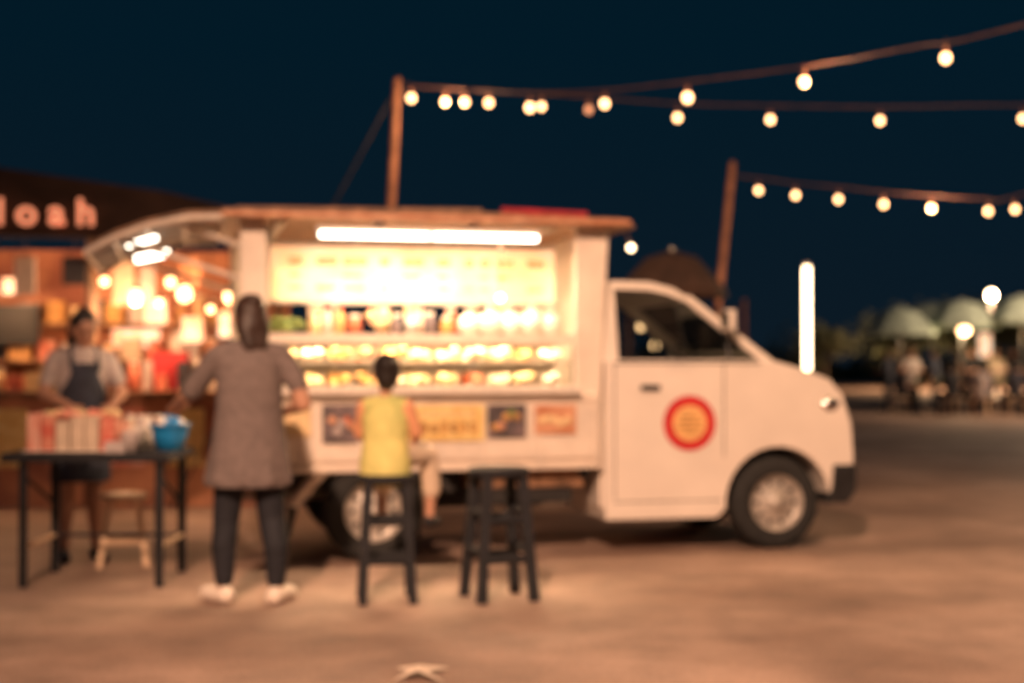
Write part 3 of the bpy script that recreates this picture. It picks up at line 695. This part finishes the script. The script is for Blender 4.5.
# small lanterns hung under the umbrellas
for x,y,z in((11.7,36.8,2.12),(13.4,36.4,2.0)):
    mb=MB(); mb.sph((x,y,z),(.15,.15,.11),'bulb',12,8); mb.cyl((x,y,z+.1),(x,y,z+.35),.008,.008,'wire',5); mb.obj('paper_lantern')
light('globe_lamp_light','POINT',(23.6,69.5,4.3),9000,(1,.60,.32),shadow_soft_size=.2)
light('dining_fill_light','POINT',(14.6,32.8,4.0),1500,(1,.66,.42),shadow_soft_size=.1)  # added fill at the out-of-frame globe, brightens canopies and ground there
light('lantern_light','POINT',(11.7,36.5,1.95),70,(1,.7,.4),shadow_soft_size=.08)
def tree(x,y,h,R):
    e=empty('broadleaf_tree',(x,y,0)); mb=MB()
    mb.cyl((0,0,0),(.1,0,h*.45),.16,.10,'bark',8)
    tips=[]
    for i in range(6):
        t=2*math.pi*i/6+rnd(-.3,.3); tp=(R*.55*math.cos(t),R*.55*math.sin(t),h*rnd(.55,.8)); mb.cyl((.1,0,h*rnd(.32,.45)),tp,.07,.02,'bark',6); tips.append(tp)
    tips+=[(0,0,h*.85),(R*.3,.1,h*.75),(-R*.35,0,h*.7)]
    vs=[];fs=[]
    for tp in tips:
        for j in range(170):
            d=Vector((random.gauss(0,1),random.gauss(0,1),random.gauss(0,.75)))*R*.23
            p=Vector(tp)+d; a=Vector((rnd(-1,1),rnd(-1,1),rnd(-1,1))).normalized()*.11; b2=a.cross(Vector((rnd(-1,1),rnd(-1,1),rnd(-1,1)))).normalized()*.07
            o=len(vs); vs+= [p-a,p+b2,p+a,p-b2]; fs.append((o,o+1,o+2,o+3))
    mb.add(vs,fs,'leaf'); mb.obj('trunk_and_crown',e)
for x,y,h,R in((17,62,3.6,1.7),(19.6,60,4.0,2.0),(22.3,61,4.0,1.9),(25.2,64,4.2,2.2),(15.3,70,3.2,1.7),(28,62,4.4,2.4),(20.5,75,4.0,2.5),(24.5,78,4.4,2.6)): tree(x,y,h,R)
# low hedge line on the horizon
mb=MB(); vs=[];fs=[]
for i in range(9000):
    x=rnd(5,75); p=Vector((x,110+rnd(-1.5,1.5),abs(random.gauss(0,.55))*(1.9+.7*math.sin(x*.7)+.5*math.sin(x*1.9))))
    a=Vector((rnd(-1,1),rnd(-1,1),rnd(-1,1))).normalized()*.30; b2=a.cross(Vector((rnd(-1,1),rnd(-1,1),rnd(-1,1)))).normalized()*.2
    o=len(vs); vs+=[p-a,p+b2,p+a,p-b2]; fs.append((o,o+1,o+2,o+3))
mb.add(vs,fs,'leaf'); mb.obj('hedge_row')

# ================================================================= neighbouring stall (left)
S=empty('market_stall',(-4.0,12.6,0),math.radians(4)); mb=MB()
mb.b(-3.0,1.9,1.3,1.36,0,2.35,'stallwall'); mb.b(-3.0,1.75,-.3,.35,0,.95,'stallwall'); mb.b(-3.05,1.80,-.36,.40,.95,1.0,'wood')
for x in(-3.0,-1.2,.35,1.8): mb.sq((x,-.35,0),(x,-.35,2.35),.08,'wood')
for x in(-3.0,1.8): mb.sq((x,1.3,0),(x,1.3,2.35),.08,'wood')
for zz in(1.25,1.6): mb.b(-2.9,1.8,1.0,1.3,zz,zz+.03,'wood')
mb.prism([(-3.3,2.36),(2.1,2.30),(2.25,2.42),(1.0,2.72),(-.5,2.93),(-3.3,2.95)],-.45,-.40,'canvas')
mb.add([(-3.3,-.45,2.95),(-.5,-.45,2.93),(1.0,-.45,2.72),(2.25,-.45,2.42),(2.25,1.6,2.45),(1.0,1.6,2.8),(-.5,1.6,3.05),(-3.3,1.6,3.05)],[(0,1,6,7),(1,2,5,6),(2,3,4,5)],'canvas')
mb.obj('stall_structure',S,.004)
mb=MB()
cols=['pack','pack2','food2','white','yellow','food1','tee','cream','darkcloth','sleeve']
for zz in(1.0,1.28,1.63):
    x=-2.8
    while x<1.6:
        wd=rnd(.07,.2); hh=rnd(.10,.28); y=rnd(.0,.2) if zz==1.0 else 1.12
        if random.random()<.5: mb.b(x,x+wd,y-.08,y+.08,zz,zz+hh,random.choice(cols))
        else: jar(x+wd/2,y,zz,wd*.45,hh,random.choice(cols))
        x+=wd+rnd(.01,.1)
x=-1.6
while x<1.7:
    hh=rnd(.15,.5); wd=rnd(.08,.22)
    if random.random()<.65: mb.b(x,x+wd,.1,.14,2.2-hh,2.2,random.choice(['pack','cream','darkcloth','sleeve','wood','tee'])); mb.cyl((x+wd/2,.12,2.2),(x+wd/2,.12,2.35),.005,.005,'wire',5)
    x+=wd+rnd(.05,.25)
mb.b(-.95,-.42,.9,.94,1.42,1.80,'dark'); mb.b(.75,1.05,.2,.5,1.0,1.35,'redcloth')
for i in range(5): mb.b(-.5+i*.5,-.2+i*.5,-.33,-.31,.35,.85,random.choice(['pack','food2','white','posteryel']))
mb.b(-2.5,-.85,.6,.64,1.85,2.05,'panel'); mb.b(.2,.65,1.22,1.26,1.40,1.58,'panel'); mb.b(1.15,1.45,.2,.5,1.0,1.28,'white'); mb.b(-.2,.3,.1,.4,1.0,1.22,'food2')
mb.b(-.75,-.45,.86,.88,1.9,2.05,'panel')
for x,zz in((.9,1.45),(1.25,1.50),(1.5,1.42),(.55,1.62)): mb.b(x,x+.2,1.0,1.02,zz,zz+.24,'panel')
mb.obj('stall_goods',S)
mb=MB()
for x,y,z,rr,kk in((-3.60,12.5,1.968,.035,'bulb'),(-3.29,12.3,1.82,.058,'bulb'),(-2.99,12.3,1.95,.04,'bulb'),(-2.87,12.3,1.85,.062,'bulb'),(-2.48,12.3,1.83,.052,'bulb'),(-4.7,12.4,1.9,.05,'bulb'),(-5.6,12.5,1.9,.05,'bulb'),(-2.66,12.4,1.72,.03,'bulb'),(-3.12,12.5,1.78,.03,'bulb')):
    mb.sph((x+4.0,y-12.6,z),(rr,rr,rr*1.15),kk,12,8); mb.cyl((x+4,y-12.6,z+rr),(x+4,y-12.6,2.32),.005,.005,'wire',6); mb.cyl((x+4,y-12.6,z+rr*.9),(x+4,y-12.6,z+rr+.05),.02,.016,'dark',8)
mb.obj('stall_bulbs',S)
for i,(x,y,z,p) in enumerate(((.70,-.3,1.72,40),(1.35,-.15,1.70,40),(-.8,.1,1.8,32),(.2,.6,2.1,30))): light('stall_bulb_light_%d'%i,'POINT',(x,y,z),p,(1,.52,.25),S,shadow_soft_size=.04)
cu=bpy.data.curves.new('stall_sign_text','FONT'); cu.body='Aloah'; cu.size=.32; cu.extrude=.015; cu.offset=.006; cu.space_character=1.6; cu.materials.append(M['letter'])
tx=bpy.data.objects.new('stall_sign_letters',cu); sc.collection.objects.link(tx); tx.parent=S; tx.location=(-.74,-.48,2.43); tx.rotation_euler=(math.radians(90),0,0)

# ================================================================= flood lamp on a pole behind the viewer, plus an added wide fill
L=empty('street_lamp',(-2.6,-2.6,0)); mb=MB()
mb.cyl((0,0,0),(0,0,6.6),.09,.06,'steel',12); mb.cyl((0,0,6.5),(1.0,.6,6.85),.035,.03,'steel',8); mb.box((1.15,.7,6.90),(.5,.25,.10),'dark',.54)
mb.obj('pole_and_arm',L)
P0=Vector((-1.45,-1.88,6.78))
sp=light('flood_lamp','SPOT',(1.15,.72,6.78),7600,(1,.60,.385),L,spot_size=math.radians(44),spot_blend=.7,shadow_soft_size=.15)
sp.rotation_euler=(Vector((.95,7.6,0.35))-P0).to_track_quat('-Z','Y').to_euler()
sp2=light('wide_fill_light','SPOT',(1.25,.78,6.78),2600,(1,.56,.36),L,spot_size=math.radians(75),spot_blend=.8,shadow_soft_size=.15)  # added broad warm fill that lifts the base light level
sp2.rotation_euler=(Vector((4.5,14,0))-P0).to_track_quat('-Z','Y').to_euler()
light('string_bulb_light_a','POINT',(2.2,9.9,3.12),40,(1,.58,.3),shadow_soft_size=.03)
light('string_bulb_light_b','POINT',(3.85,8.6,3.3),160,(1,.58,.3),shadow_soft_size=.04)
light('string_bulb_light_c','POINT',(-.5,11.7,3.3),35,(1,.58,.3),shadow_soft_size=.03)
light('string_bulb_light_d','POINT',(4.0,13.5,2.62),50,(1,.58,.3),shadow_soft_size=.03)
print('done')
